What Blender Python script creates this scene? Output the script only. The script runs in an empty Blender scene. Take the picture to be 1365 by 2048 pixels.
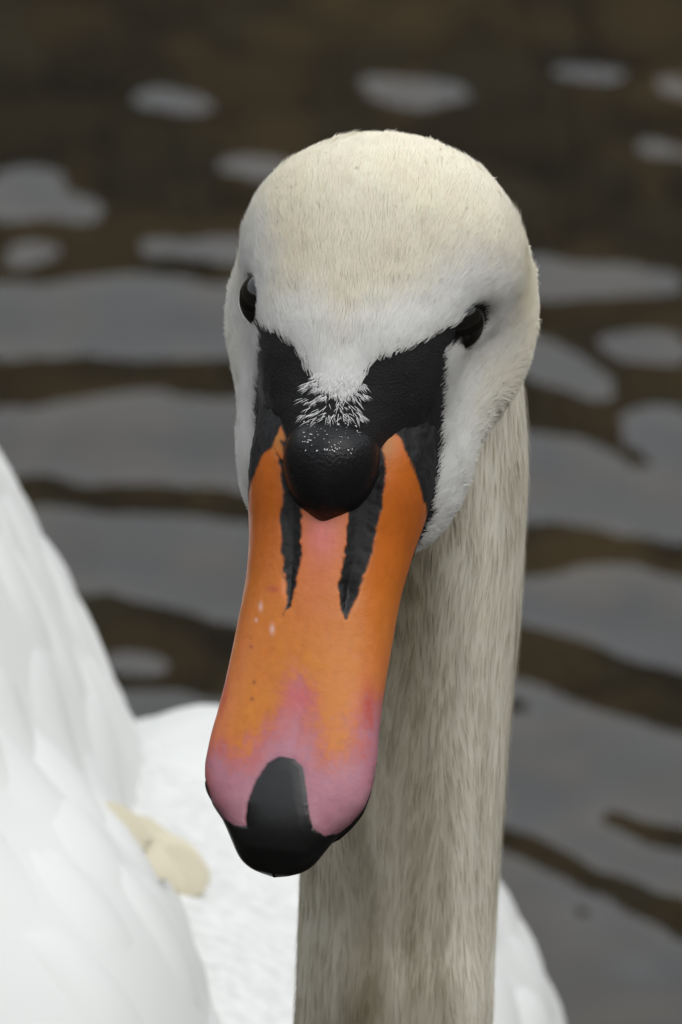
import bpy, bmesh, math
import numpy as np
from mathutils import Vector, Matrix

sc = bpy.context.scene
rng = np.random.default_rng(7)
R = math.radians

# ------------------------------------------------------------------ camera, world, sun, exposure
PITCH = R(20.0)
DIST, FPX = 300.0, 27000.0            # cm to the plane of the head, focal length in photo pixels
P0 = np.array([0.0, 0.0, 52.0])       # cm, the point the lens axis passes through (water is z = 0)
CR = np.array([1.0, 0.0, 0.0])
CU = np.array([0.0, math.sin(PITCH), math.cos(PITCH)])
CT = np.array([0.0, -math.cos(PITCH), math.sin(PITCH)])   # towards the camera
CAM = P0 + CT * DIST

cd = bpy.data.cameras.new('camera'); cam = bpy.data.objects.new('camera', cd)
sc.collection.objects.link(cam); sc.camera = cam
cam.matrix_world = Matrix(((CR[0], CU[0], CT[0], CAM[0] / 100), (CR[1], CU[1], CT[1], CAM[1] / 100),
                           (CR[2], CU[2], CT[2], CAM[2] / 100), (0, 0, 0, 1)))
cd.sensor_fit = 'VERTICAL'; cd.sensor_height = 24.0; cd.sensor_width = 16.0
cd.lens = 24.0 * FPX / 2048.0
cd.clip_start = 0.05; cd.clip_end = 2000
cd.dof.use_dof = True; cd.dof.focus_distance = 2.978; cd.dof.aperture_fstop = 23.0

SUN_EL, SUN_AZ = R(50), R(146)        # a high, very soft overcast sun
w = bpy.data.worlds.new('World'); sc.world = w; w.use_nodes = True
nt = w.node_tree; bg = nt.nodes['Background']
sky = nt.nodes.new('ShaderNodeTexSky'); sky.sky_type = 'NISHITA'; sky.sun_disc = False
sky.sun_elevation = SUN_EL; sky.sun_rotation = SUN_AZ; sky.dust_density = 1.0; sky.air_density = 1.0
hsv = nt.nodes.new('ShaderNodeHueSaturation'); hsv.inputs['Saturation'].default_value = 0.3
nt.links.new(sky.outputs[0], hsv.inputs['Color']); cloud = nt.nodes.new('ShaderNodeMix'); cloud.data_type = 'RGBA'; cloud.inputs['Factor'].default_value = 0.78      # closed grey cloud deck
cloud.inputs['B'].default_value = (7.7, 8.0, 8.35, 1); nt.links.new(hsv.outputs[0], cloud.inputs['A']); nt.links.new(cloud.outputs['Result'], bg.inputs['Color'])
bg.inputs['Strength'].default_value = 0.115
ld = bpy.data.lights.new('sun', 'SUN'); ld.energy = 1.15; ld.angle = R(60); ld.color = (1.0, 0.975, 0.94)
sun = bpy.data.objects.new('sun', ld); sc.collection.objects.link(sun)
sdir = Vector((math.sin(SUN_AZ) * math.cos(SUN_EL), math.cos(SUN_AZ) * math.cos(SUN_EL), math.sin(SUN_EL)))
sun.rotation_euler = sdir.to_track_quat('Z', 'Y').to_euler(); sun.location = (0, 0, 8)
sc.view_settings.view_transform = 'Standard'; sc.view_settings.look = 'None'
sc.view_settings.exposure = 0.52; sc.view_settings.gamma = 1.0; sc.view_settings.use_curve_mapping = False
sc.render.engine = 'CYCLES'
sc.cycles.use_denoising = True
sc.cycles.max_bounces = 8; sc.cycles.diffuse_bounces = 4; sc.cycles.transparent_max_bounces = 12

# ------------------------------------------------------------------ helpers
def c2w(p):                            # head-plane coordinates (right, up, towards camera; cm) -> world cm
    p = np.asarray(p, float)
    return P0 + p[..., 0:1] * CR + p[..., 1:2] * CU + p[..., 2:3] * CT
def px2c(px, py, z):                   # a pixel at a distance z cm in front of the head plane
    k = (DIST - z) / FPX
    return np.array([(px - 682.5) * k, (1024 - py) * k, z])
def px2w(px, py, z): return c2w(px2c(px, py, z))
def px_at_y(px, py, Y):                # a pixel at a world Y (cm)
    d = (px - 682.5) / FPX * CR + (1024 - py) / FPX * CU - CT
    return CAM + d * ((Y - CAM[1]) / d[1])
def project(P):                        # world cm -> photo pixel
    q = np.asarray(P, float) - CAM
    dz = -(q @ CT)
    return 682.5 + FPX * (q @ CR) / dz, 1024 - FPX * (q @ CU) / dz
def sm(a, b, x):
    t = np.clip((x - a) / (b - a), 0, 1); return t * t * (3 - 2 * t)
def hermite(x, xs, ys):
    xs = np.asarray(xs, float); ys = np.asarray(ys, float); x = np.clip(x, xs[0], xs[-1])
    d = np.diff(ys) / np.diff(xs); m = np.empty_like(ys); m[0] = d[0]; m[-1] = d[-1]
    m[1:-1] = np.where(d[:-1] * d[1:] > 0, 2 * d[:-1] * d[1:] / (d[:-1] + d[1:] + 1e-12 * np.sign(d[1:] + 1e-30)), 0)
    i = np.clip(np.searchsorted(xs, x, side='right') - 1, 0, len(xs) - 2)
    h = xs[i + 1] - xs[i]; t = (x - xs[i]) / h
    return ((1 + 2 * t) * (1 - t) ** 2 * ys[i] + t * (1 - t) ** 2 * h * m[i] + t * t * (3 - 2 * t) * ys[i + 1] + t * t * (t - 1) * h * m[i + 1])
def _hash(ix, iy, iz, seed):
    n = (ix.astype(np.int64) * 374761393 + iy.astype(np.int64) * 668265263 + iz.astype(np.int64) * 2147483647 + seed * 974634) & 0x7fffffff
    n = ((n ^ (n >> 13)) * 1274126177) & 0x7fffffff
    n = ((n ^ (n >> 16)) * 668265263) & 0x7fffffff
    return ((n ^ (n >> 15)) & 0xffff) / 32767.5 - 1.0
def noise(P, seed=0):                  # value noise, -1..1
    P = np.asarray(P, float); f = np.floor(P); t = P - f; t = t * t * (3 - 2 * t); f = f.astype(np.int64)
    out = 0
    for a in (0, 1):
        for b in (0, 1):
            for c in (0, 1):
                wgt = (t[..., 0] if a else 1 - t[..., 0]) * (t[..., 1] if b else 1 - t[..., 1]) * (t[..., 2] if c else 1 - t[..., 2])
                out = out + wgt * _hash(f[..., 0] + a, f[..., 1] + b, f[..., 2] + c, seed)
    return out
def fbm(P, seed=0, o=3):
    s = 0; a = 1.0; P = np.asarray(P, float)
    for k in range(o): s = s + a * noise(P * 2 ** k, seed + k); a *= .5
    return s / 1.6
def poly_sdf(x, y, poly):              # signed distance to a polygon, negative inside
    p = np.asarray(poly, float); n = len(p); d = np.full(x.shape, 1e18); s = np.ones(x.shape)
    j = n - 1
    for i in range(n):
        ex, ey = p[j] - p[i]; wx = x - p[i, 0]; wy = y - p[i, 1]
        t = np.clip((wx * ex + wy * ey) / (ex * ex + ey * ey + 1e-12), 0, 1)
        d = np.minimum(d, (wx - ex * t) ** 2 + (wy - ey * t) ** 2)
        c1 = y >= p[i, 1]; c2 = y < p[j, 1]; c3 = ex * wy > ey * wx
        s = np.where((c1 & c2 & c3) | (~c1 & ~c2 & ~c3), -s, s); j = i
    return s * np.sqrt(d)
def mix(a, b, t): return a + (b - a) * np.asarray(t)[..., None]
def C3(*v): return np.array(v, float)

ROOT = {}
def link(o, parent=None):
    sc.collection.objects.link(o)
    if parent is not None: o.parent = parent
    return o
def mesh_np(name, V, quads=None, tris=None, mat=None, parent=None, smooth=True, origin=None):
    """V in world cm -> mesh object in metres"""
    me = bpy.data.meshes.new(name); V = np.asarray(V, float) / 100
    off = np.zeros(3) if origin is None else np.asarray(origin, float) / 100
    V = V - off
    faces = []
    nq = 0 if quads is None else len(quads); ntr = 0 if tris is None else len(tris)
    me.vertices.add(len(V)); me.vertices.foreach_set('co', V.astype(np.float32).ravel())
    li = np.concatenate([np.asarray(quads, np.int32).ravel() if nq else np.zeros(0, np.int32), np.asarray(tris, np.int32).ravel() if ntr else np.zeros(0, np.int32)])
    me.loops.add(len(li)); me.loops.foreach_set('vertex_index', li)
    me.polygons.add(nq + ntr)
    st = np.concatenate([np.arange(nq) * 4, nq * 4 + np.arange(ntr) * 3]).astype(np.int32)
    me.polygons.foreach_set('loop_start', st)
    me.polygons.foreach_set('use_smooth', np.full(nq + ntr, smooth))
    me.update(calc_edges=True); me.validate()
    if mat: me.materials.append(mat)
    o = bpy.data.objects.new(name, me); o.location = off
    return link(o, parent)
def set_col(me, name, col):
    a = me.attributes.new(name, 'FLOAT_COLOR', 'POINT')
    c = np.ones((len(col), 4), np.float32); c[:, :3] = col; a.data.foreach_set('color', c.ravel())
def set_f(me, name, v):
    a = me.attributes.new(name, 'FLOAT', 'POINT'); a.data.foreach_set('value', np.asarray(v, np.float32))

class Mat:
    def __init__(s, name):
        s.m = bpy.data.materials.new(name); s.m.use_nodes = True; s.t = s.m.node_tree; s.n = s.t.nodes
        s.b = s.n['Principled BSDF']; s.out = s.n['Material Output']
    def node(s, kind, **kw):
        n = s.n.new(kind)
        for k, v in kw.items():
            if k in n.inputs: n.inputs[k].default_value = v
            else: setattr(n, k, v)
        return n
    def l(s, a, b): s.t.links.new(a, b)
def attr_node(m, name): return m.node('ShaderNodeAttribute', attribute_name=name)

# ------------------------------------------------------------------ the swan's head frame
def unit(v): v = np.asarray(v, float); return v / np.linalg.norm(v)
HF = unit([-0.165, -0.925, 0.342])                    # along the bill, in head-plane coordinates
s0 = unit(np.cross([0, 0, 1.0], HF)) * 1.0
if s0[0] < 0: s0 = -s0
u0 = np.cross(HF, s0)
if u0[2] < 0: u0 = -u0
YAW = R(10)
HU = math.cos(YAW) * u0 - math.sin(YAW) * s0
HS = math.cos(YAW) * s0 + math.sin(YAW) * u0
HO = px2c(735, 622, 0)
WF, WU, WS = [a[0] * CR + a[1] * CU + a[2] * CT for a in (HF, HU, HS)]
WO = c2w(HO)
def h2w(p): p = np.asarray(p, float); return WO + p[..., 0:1] * WS + p[..., 1:2] * WF + p[..., 2:3] * WU
def w2h(P): q = np.asarray(P, float) - WO; return np.stack([q @ WS, q @ WF, q @ WU], -1)

# ------------------------------------------------------------------ body: implicit surface
NECK = [(h2w([0.0, -1.2, -1.2]), 2.2), (h2w([0.15, -2.0, -3.0]), 2.3), (px2w(842, 880, -5.2), 2.42), (px2w(836, 1100, -6.2), 2.40),
        (px2w(815, 1500, -7.9), 2.30), (px2w(799, 1800, -9.3), 2.27), (px2w(787, 2048, -10.4), 2.30),
        (np.array([0.9, 7.6, 31.0]), 3.0), (np.array([-0.5, 11.0, 23.0]), 5.0), (np.array([-3.0, 17.0, 16.0]), 8.5)]
def dense(nodes, n=6):
    p = np.array([a for a, _ in nodes]); r = np.array([b for _, b in nodes]); out = []
    for i in range(len(p) - 1):
        p0, p1, p2, p3 = p[max(i - 1, 0)], p[i], p[i + 1], p[min(i + 2, len(p) - 1)]
        for t in np.linspace(0, 1, n, endpoint=False):
            q = .5 * (2 * p1 + (p2 - p0) * t + (2 * p0 - 5 * p1 + 4 * p2 - p3) * t * t + (3 * p1 - p0 - 3 * p2 + p3) * t ** 3)
            out.append((q, r[i] + (r[i + 1] - r[i]) * (t * t * (3 - 2 * t))))
    return out + [nodes[-1]]
NK = dense(NECK)
def neck_sdf(P):
    P = np.asarray(P, float); sh = P.shape[:-1]; q = P.reshape(-1, 3); d = cone(q, NK[-2][0], NK[-1][0], NK[-2][1], NK[-1][1])
    m = (q[:, 1] < 27) & (np.abs(q[:, 0]) < 12); z = q[m]; dd = d[m]
    for (a, ra), (b, rb) in zip(NK[:-1], NK[1:]): dd = np.minimum(dd, cone(z, a, b, ra, rb))
    d[m] = dd
    return d.reshape(sh)
def smin(a, b, k):
    h = np.maximum(k - np.abs(a - b), 0) / k
    return np.minimum(a, b) - h * h * k * .25
def ell(p, c, r):
    q = p - np.asarray(c, float); r = np.asarray(r, float)
    k0 = np.sqrt(((q / r) ** 2).sum(-1)); k1 = np.sqrt(((q / r ** 2) ** 2).sum(-1)) + 1e-9
    return k0 * (k0 - 1) / k1
def cone(p, a, b, ra, rb, sc_=None):
    a = np.asarray(a, float); b = np.asarray(b, float); ab = b - a; q = p - a
    t = np.clip((q @ ab) / (ab @ ab), 0, 1)
    v = q - t[..., None] * ab
    if sc_ is not None: v = v / np.asarray(sc_, float)
    return np.sqrt((v ** 2).sum(-1)) - (ra + (rb - ra) * t)
EYE = np.array([2.06, .30, .74])
def head_sdf(P):
    h = w2h(P); hm = h.copy(); hm[..., 0] = np.abs(hm[..., 0])
    d = ell(h, (0.16, -1.35, 0.10), (3.14, 2.60, 2.75))                      # cranium
    d = smin(d, ell(h, (0, 0.55, 0.55), (2.28, 2.5, 1.95)), .9)           # forehead and brows
    d = smin(d, ell(h, (0, 2.0, 0.35), (1.75, 1.9, 1.30)), 1.0)
    d = smin(d, ell(h, (0, 3.2, 1.06), (1.02, 1.5, .96)), .6)
    d = smin(d, ell(hm, (1.42, -0.75, -1.95), (2.0, 2.9, 1.95)), .9)     # cheeks
    d = smin(d, ell(hm, (1.25, 1.9, -1.55), (1.40, 3.1, 1.40)), .8)       # jaw sides to the gape
    d = smin(d, cone(h, (0, 1.0, -0.6), (0, 4.6, -0.55), 1.85, 1.35, (1.05, 1, .95)), .8)
    soc = ell(hm, (2.80, 0.50, 0.78), (.40, .52, .46))                     # shallow eye sockets
    k = .3; hh = np.maximum(k - np.abs(d + soc), 0) / k
    d = np.maximum(d, -soc) + hh * hh * k * .25
    return d
def body_sdf(P):
    d = head_sdf(P)
    d = smin(d, neck_sdf(P), .55)
    t = ell(P, (-8, 40, 13), (15, 30, 15))
    t = smin(t, ell(P, (-11, 68, 12.6), (9, 20, 6)), 8)
    d = smin(d, t, 5)
    return d
def surface_nets(f, lo, hi, h):
    ax = [np.arange(lo[i], hi[i] + h, h) for i in range(3)]; n = [len(a) for a in ax]
    G = np.empty(n, np.float32)
    YY, ZZ = np.meshgrid(ax[1], ax[2], indexing='ij')
    for i in range(n[0]):
        G[i] = f(np.stack([np.full(YY.shape, ax[0][i]), YY, ZZ], -1))
    ins = G < 0
    cs = np.zeros([k - 1 for k in n], int); pos = np.zeros([k - 1 for k in n] + [3]); cnt = np.zeros([k - 1 for k in n])
    cor = [(a, b, c) for a in (0, 1) for b in (0, 1) for c in (0, 1)]
    sl = lambda o: tuple(slice(o[i], n[i] - 1 + o[i]) for i in range(3))
    for a in cor: cs += ins[sl(a)]
    act = (cs > 0) & (cs < 8)
    idx = -np.ones(act.shape, np.int64); idx[act] = np.arange(act.sum())
    I = np.argwhere(act); P = np.zeros((len(I), 3)); N = np.zeros(len(I))
    for a in cor:
        for k in range(3):
            if a[k]: continue
            b = list(a); b[k] = 1; b = tuple(b)
            ga = G[tuple((I + a).T)]; gb = G[tuple((I + b).T)]; m = (ga < 0) != (gb < 0)
            t = np.where(m, ga / (ga - gb + 1e-20), 0); q = np.tile(np.array(a, float), (len(I), 1)); q[:, k] = t
            P += q * m[:, None]; N += m
    V = np.array(lo) + (I + P / N[:, None]) * h
    quads = []
    for k in range(3):
        a1, a2 = (k + 1) % 3, (k + 2) % 3
        s_a = [slice(None)] * 3; s_b = [slice(None)] * 3; s_a[k] = slice(0, n[k] - 1); s_b[k] = slice(1, n[k])
        A = ins[tuple(s_a)]; B = ins[tuple(s_b)]
        E = np.argwhere(A != B); flip = A[tuple(E.T)]
        ok = (E[:, a1] > 0) & (E[:, a2] > 0) & (E[:, a1] < n[a1] - 1) & (E[:, a2] < n[a2] - 1); E = E[ok]; flip = flip[ok]
        e1 = np.zeros(3, int); e1[a1] = 1; e2 = np.zeros(3, int); e2[a2] = 1
        q = np.stack([idx[tuple((E - e1 - e2).T)], idx[tuple((E - e2).T)], idx[tuple(E.T)], idx[tuple((E - e1).T)]], 1)
        q[~flip] = q[~flip][:, ::-1]; quads.append(q)
    return V, np.concatenate(quads)
def grad(f, P, e=0.02):
    g = np.stack([f(P + np.eye(3)[k] * e) - f(P - np.eye(3)[k] * e) for k in range(3)], -1) / (2 * e)
    return g
def snap(f, P, it=4):
    for _ in range(it):
        g = grad(f, P); d = f(P); P = P - g * (d / ((g ** 2).sum(-1) + 1e-6))[..., None] * .9
    return P

# black face skin: outline traced from the photograph, turned into a marking on the surface
MASK_PX = [(525, 650), (560, 668), (596, 700), (620, 738), (650, 788), (685, 803), (714, 770), (736, 728), (790, 705), (850, 678), (890, 652), (925, 640),
           (925, 690), (897, 708), (893, 760), (891, 830), (886, 900), (876, 975), (868, 1030), (850, 1070), (835, 1098), (780, 1160), (560, 1160),
           (500, 1040), (500, 985), (507, 900), (504, 840), (507, 760), (511, 690), (508, 650), (512, 630)]
def mask_sdf(P):                                      # cm on the surface, negative = bare black skin
    x, y = project(P); d = poly_sdf(x, y, MASK_PX) / 90.0
    h = w2h(P)
    d = np.where(h[..., 2] < -2.3, 1.0, d)
    hm = h.copy(); hm[..., 0] = np.abs(hm[..., 0])
    return np.minimum(d, np.sqrt(((hm - EYE - np.array([.13, .06, 0])) ** 2).sum(-1)) - .74)
def coat(P, md):                                      # feather colour from place: white by the bill, cream crown, stained neck with painted shade
    h = w2h(P); n1 = fbm(P * .55, 3); n2 = fbm(P * 1.7, 9)
    white = C3(.90, .90, .88); cream = C3(.93, .865, .715); dirt = C3(.80, .765, .655); shaded_olive = C3(.30, .255, .17)
    t = np.clip(sm(.05, 1.5, md + .35 * n1) * (.85 + .25 * n1), 0, 1)
    c = mix(white, cream, t)
    # neck: water stains along its length, plus painted shade from head and bill
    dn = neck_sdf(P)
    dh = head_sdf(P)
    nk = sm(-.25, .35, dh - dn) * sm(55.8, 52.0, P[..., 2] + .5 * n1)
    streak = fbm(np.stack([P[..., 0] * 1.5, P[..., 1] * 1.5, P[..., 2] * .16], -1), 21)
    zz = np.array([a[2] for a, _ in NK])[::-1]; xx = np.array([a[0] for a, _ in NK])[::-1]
    dx = P[..., 0] - np.interp(P[..., 2], zz, xx)                       # stain and painted shade: strongest left of centre, weakest on the right
    nc = mix(dirt, shaded_olive, np.clip(.80 - .62 * sm(.0, 1.5, dx) - .35 * sm(-1.0, -2.1, dx) + .65 * streak + .15 * n2, 0, 1))
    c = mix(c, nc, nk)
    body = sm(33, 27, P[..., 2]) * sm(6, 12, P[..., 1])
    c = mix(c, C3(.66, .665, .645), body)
    return c * (1 + .05 * n2)[..., None]

swan = link(bpy.data.objects.new('swan', None)); swan.location = (-.06, .35, 0)
swan['label'] = 'white swan lowering its orange and pink bill, black knob and mask between its eyes'
swan['category'] = 'swan'
bpy.context.view_layer.update()
def part(o, parent):                                  # keep world position when parenting
    o.parent = parent
    M = Matrix.Identity(4); q = parent
    while q is not None: M = q.matrix_basis @ M if q.parent is None else q.matrix_parent_inverse @ q.matrix_basis @ M; q = q.parent
    o.matrix_parent_inverse = Matrix.Translation(-M.to_translation())
    return o

def col_material(name, rough=.85, spec=.15, bump=0.0, bscale=900, sheen=0.0):
    m = Mat(name); a = attr_node(m, 'Col'); m.l(a.outputs['Color'], m.b.inputs['Base Color'])
    m.b.inputs['Roughness'].default_value = rough; m.b.inputs['Specular IOR Level'].default_value = spec
    if bump:
        tc = m.node('ShaderNodeTexCoord'); nz = m.node('ShaderNodeTexNoise', Scale=bscale, Detail=4.0)
        bp = m.node('ShaderNodeBump', Strength=bump, Distance=.0006)
        m.l(tc.outputs['Object'], nz.inputs['Vector']); m.l(nz.outputs['Fac'], bp.inputs['Height']); m.l(bp.outputs[0], m.b.inputs['Normal'])
    return m
# skin and down underneath the feathers, black face marking as a crisp threshold of a stored distance
mb = Mat('swan_down'); a = attr_node(mb, 'Col'); md_ = attr_node(mb, 'mask'); tc = mb.node('ShaderNodeTexCoord')
nz = mb.node('ShaderNodeTexNoise', Scale=700.0, Detail=3.0); mb.l(tc.outputs['Object'], nz.inputs['Vector'])
mm = mb.node('ShaderNodeMath', operation='MULTIPLY_ADD'); mb.l(nz.outputs['Fac'], mm.inputs[0]); mm.inputs[1].default_value = .10; mb.l(md_.outputs['Fac'], mm.inputs[2])
mr = mb.node('ShaderNodeMapRange'); mr.inputs['From Min'].default_value = .12; mr.inputs['From Max'].default_value = .22; mb.l(mm.outputs[0], mr.inputs['Value'])
mx = mb.node('ShaderNodeMix', data_type='RGBA'); mb.l(mr.outputs[0], mx.inputs['Factor'])
mp = mb.node('ShaderNodeMapping'); mp.inputs['Scale'].default_value = (260, 260, 16); mb.l(tc.outputs['Object'], mp.inputs['Vector'])     # fine barbs running down the neck
ns_ = mb.node('ShaderNodeTexNoise', Scale=1.0, Detail=5.0, Roughness=.65); mb.l(mp.outputs[0], ns_.inputs['Vector'])
st_ = mb.node('ShaderNodeMapRange'); st_.inputs['From Min'].default_value = .3; st_.inputs['From Max'].default_value = .7; st_.inputs['To Min'].default_value = .86; st_.inputs['To Max'].default_value = 1.12; mb.l(ns_.outputs['Fac'], st_.inputs['Value'])
sv = mb.node('ShaderNodeVectorMath', operation='SCALE'); mb.l(a.outputs['Color'], sv.inputs[0]); mb.l(st_.outputs[0], sv.inputs['Scale'])
mx.inputs['A'].default_value = (.012, .012, .0125, 1); mb.l(sv.outputs[0], mx.inputs['B']); mb.l(mx.outputs['Result'], mb.b.inputs['Base Color'])
mrr = mb.node('ShaderNodeMapRange'); mb.l(mr.outputs[0], mrr.inputs['Value']); mrr.inputs['To Min'].default_value = .5; mrr.inputs['To Max'].default_value = .9
mb.l(mrr.outputs[0], mb.b.inputs['Roughness']); mb.b.inputs['Specular IOR Level'].default_value = .22
nb = mb.node('ShaderNodeTexNoise', Scale=1900.0, Detail=5.0, Roughness=.7); mb.l(tc.outputs['Object'], nb.inputs['Vector'])
bp = mb.node('ShaderNodeBump', Strength=.9, Distance=.0006); mb.l(nb.outputs['Fac'], bp.inputs['Height'])
ms_ = mb.node('ShaderNodeMapRange'); ms_.inputs['To Min'].default_value = .9; ms_.inputs['To Max'].default_value = .12; mb.l(mr.outputs[0], ms_.inputs['Value']); mb.l(ms_.outputs[0], bp.inputs['Strength']); mb.l(bp.outputs[0], mb.b.inputs['Normal'])

V, Q = surface_nets(body_sdf, (-27, -8, -4), (9, 92, 64), .5)
# drop everything outside, then refine the head and neck
me = bpy.data.meshes.new('body'); bm = bmesh.new()
vs = [bm.verts.new(v) for v in V]
for q in Q:
    try: bm.faces.new([vs[i] for i in q])
    except ValueError: pass
for lvl in range(3):
    bm.verts.ensure_lookup_table()
    co = np.array([v.co for v in bm.verts]); h = w2h(co); dh = head_sdf(co); x, y = project(co)
    near = (dh < .6) if lvl >= 1 else ((dh < .6) | ((co[:, 2] > 30) & (co[:, 1] < 14)))
    if lvl == 2: near = near & (h[:, 1] > -1.2) & (h[:, 2] > -2.4)
    sel = [f for f in bm.faces if all(near[v.index] for v in f.verts)]
    ed = list({e for f in sel for e in f.edges})
    bmesh.ops.subdivide_edges(bm, edges=ed, cuts=1, use_grid_fill=True)
    bm.verts.ensure_lookup_table(); bm.verts.index_update()
    co = np.array([v.co for v in bm.verts]); co = snap(body_sdf, co, 3)
    for v, c in zip(bm.verts, co): v.co = c
bmesh.ops.triangulate(bm, faces=[f for f in bm.faces if len(f.verts) > 4])
bmesh.ops.recalc_face_normals(bm, faces=bm.faces)
bm.to_mesh(me); bm.free()
BV = np.empty(len(me.vertices) * 3); me.vertices.foreach_get('co', BV); BV = BV.reshape(-1, 3)
BN = unit(1) if False else None
# soft lumps of plumage
g = grad(body_sdf, BV); g /= np.linalg.norm(g, axis=1, keepdims=True) + 1e-9
MD = mask_sdf(BV)
lump = ((.035 * fbm(BV * 1.6, 40) + .022 * fbm(BV * 4.5, 42)) * sm(48, 52, BV[:, 2]) + .09 * fbm(BV * np.array([.5, .5, .17]), 47) * sm(53, 50, BV[:, 2])) * sm(.0, .5, MD)
skinb = .03 * fbm(BV * np.array([4.0, 4.0, 4.0]), 44) * sm(.1, -.2, MD)
BV = BV + g * (lump + skinb)[:, None]
origin = np.array(swan.location) * 100
me.vertices.foreach_set('co', (BV / 100).astype(np.float32).ravel()); me.update()
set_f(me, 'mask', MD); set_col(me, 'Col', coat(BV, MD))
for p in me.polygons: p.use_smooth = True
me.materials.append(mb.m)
body = link(bpy.data.objects.new('body', me)); part(body, swan)
print('body verts', len(me.vertices))

# ------------------------------------------------------------------ feathers as fine blades
def blades(name, P, N, D, L, W, lift, col, mat, parent, curl=.25):
    """one thin three-point blade per root"""
    n = len(P); D = D - (D * N).sum(1, keepdims=True) * N; D /= np.linalg.norm(D, axis=1, keepdims=True) + 1e-9
    S = np.cross(D, N); L = L[:, None]; W = W[:, None]; lift = np.asarray(lift).reshape(-1, 1)
    p1 = P + D * L * .5 + N * L * .5 * lift
    p2 = P + D * L + N * L * lift * (1 - curl)
    V = np.concatenate([P - S * W * .5 - N * .02, P + S * W * .5 - N * .02, p1 - S * W * .42, p1 + S * W * .42, p2], 0)
    i = np.arange(n)
    T = np.concatenate([np.stack([i, i + n, i + 3 * n], 1), np.stack([i, i + 3 * n, i + 2 * n], 1), np.stack([i + 2 * n, i + 3 * n, i + 4 * n], 1)], 0)
    nn = np.cross(V[T[0, 1]] - V[T[0, 0]], V[T[0, 2]] - V[T[0, 0]])
    o = mesh_np(name, V, tris=T, mat=mat, smooth=True)
    set_col(o.data, 'Col', np.tile(col, (5, 1)))
    part(o, parent); o['kind'] = 'stuff'
    return o
def feather_mat(name, trans=.25):
    m = Mat(name); a = attr_node(m, 'Col'); d = m.node('ShaderNodeBsdfDiffuse'); t = m.node('ShaderNodeBsdfTranslucent'); x = m.node('ShaderNodeMixShader', Fac=trans)
    m.l(a.outputs['Color'], d.inputs['Color']); m.l(a.outputs['Color'], t.inputs['Color']); m.l(d.outputs[0], x.inputs[1]); m.l(t.outputs[0], x.inputs[2]); m.l(x.outputs[0], m.out.inputs['Surface'])
    return m.m
MF = feather_mat('swan_feather')
tri = []
me.calc_loop_triangles(); T = np.empty(len(me.loop_triangles) * 3, np.int32); me.loop_triangles.foreach_get('vertices', T); T = T.reshape(-1, 3)
def sample(T, wgt, n):
    A = BV[T[:, 0]]; B = BV[T[:, 1]]; Cc = BV[T[:, 2]]
    ar = np.linalg.norm(np.cross(B - A, Cc - A), axis=1) * wgt
    k = rng.choice(len(T), n, p=ar / ar.sum()); r1 = np.sqrt(rng.random(n))[:, None]; r2 = rng.random(n)[:, None]
    P = A[k] * (1 - r1) + B[k] * r1 * (1 - r2) + Cc[k] * r1 * r2
    N = g[T[k, 0]] * (1 - r1) + g[T[k, 1]] * r1 * (1 - r2) + g[T[k, 2]] * r1 * r2
    return P, N / np.linalg.norm(N, axis=1, keepdims=True)
cen = BV[T].mean(1); hc = w2h(cen); dh = head_sdf(cen); mdc = MD[T].mean(1); nrm = g[T].mean(1)
face = (nrm @ CT)                                             # only feathers one could see from in front and to the sides
dn = neck_sdf(cen)
onhead = (dh < dn + .1) & (cen[:, 2] > 35)
def flow(P):
    h = w2h(P); D = np.tile(-WF, (len(P), 1))
    # away from the bill over the head, out over the cheeks, then down the neck
    D = D + np.sign(h[:, :1]) * sm(.6, 3, np.abs(h[:, 0]))[:, None] * WS * .35
    dn = neck_sdf(P)
    nk = sm(-.3, .5, head_sdf(P) - dn)
    dwn = np.array([0, 0, -1.0])
    low = sm(-.6, -2.4, h[:, 2]) * .8                         # under the cheek the feathers sweep down and back
    D = D * (1 - low)[:, None] + (dwn * .8 - WU * .6) * low[:, None]
    return D * (1 - nk)[:, None] + dwn * nk[:, None]
# head
n = 170000
wg = onhead * (mdc > -.15) * (face > -.45) * np.where(mdc < .4, 2.2, 1.0)
P, N = sample(T, wg, n); md = mask_sdf(P)
k = md > -.03 + .05 * rng.normal(size=n) + .05 * noise(P * 5, 59); P, N, md = P[k], N[k], md[k]; n = len(P)
D = flow(P); jit = .22 * np.stack([fbm(P * 1.3, 60), fbm(P * 1.3, 64), fbm(P * 1.3, 68)], 1) + .3 * np.stack([noise(P * 6, 70), noise(P * 6, 71), noise(P * 6, 72)], 1) + .12 * rng.normal(size=(n, 3))
edge = sm(.4, .0, md)
D = D + jit
L = (.42 + .16 * rng.random(n)) * (1 - .45 * edge); W = (.016 + .010 * rng.random(n)) * (1 - .4 * edge)
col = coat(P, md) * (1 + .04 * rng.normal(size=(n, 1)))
blades('head_plumage', P, N, D, L, W, .09 + .10 * rng.random(n) + .22 * edge + .28 * np.clip(noise(P * 4, 61), 0, 1) * rng.random(n), np.clip(col, 0, .93), MF, swan)
# neck
n = 14000
wg = (~onhead) * (cen[:, 2] > 30) * (cen[:, 1] < 13) * (face > -.45)
P, N = sample(T, wg, n); md = np.full(n, 2.0); D = flow(P)
Pz = P * np.array([1.6, 1.6, .45]); cl = np.stack([noise(Pz, 80), noise(Pz, 81), 0 * P[:, 0]], 1)
D = D + .26 * cl + .03 * rng.normal(size=(n, 3))
L = .5 + .4 * rng.random(n); W = .012 + .012 * rng.random(n)
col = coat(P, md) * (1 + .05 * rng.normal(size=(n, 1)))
blades('neck_plumage', P, N, D, L, W, .05 + .12 * rng.random(n), np.clip(col, 0, .93), MF, swan)

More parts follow.
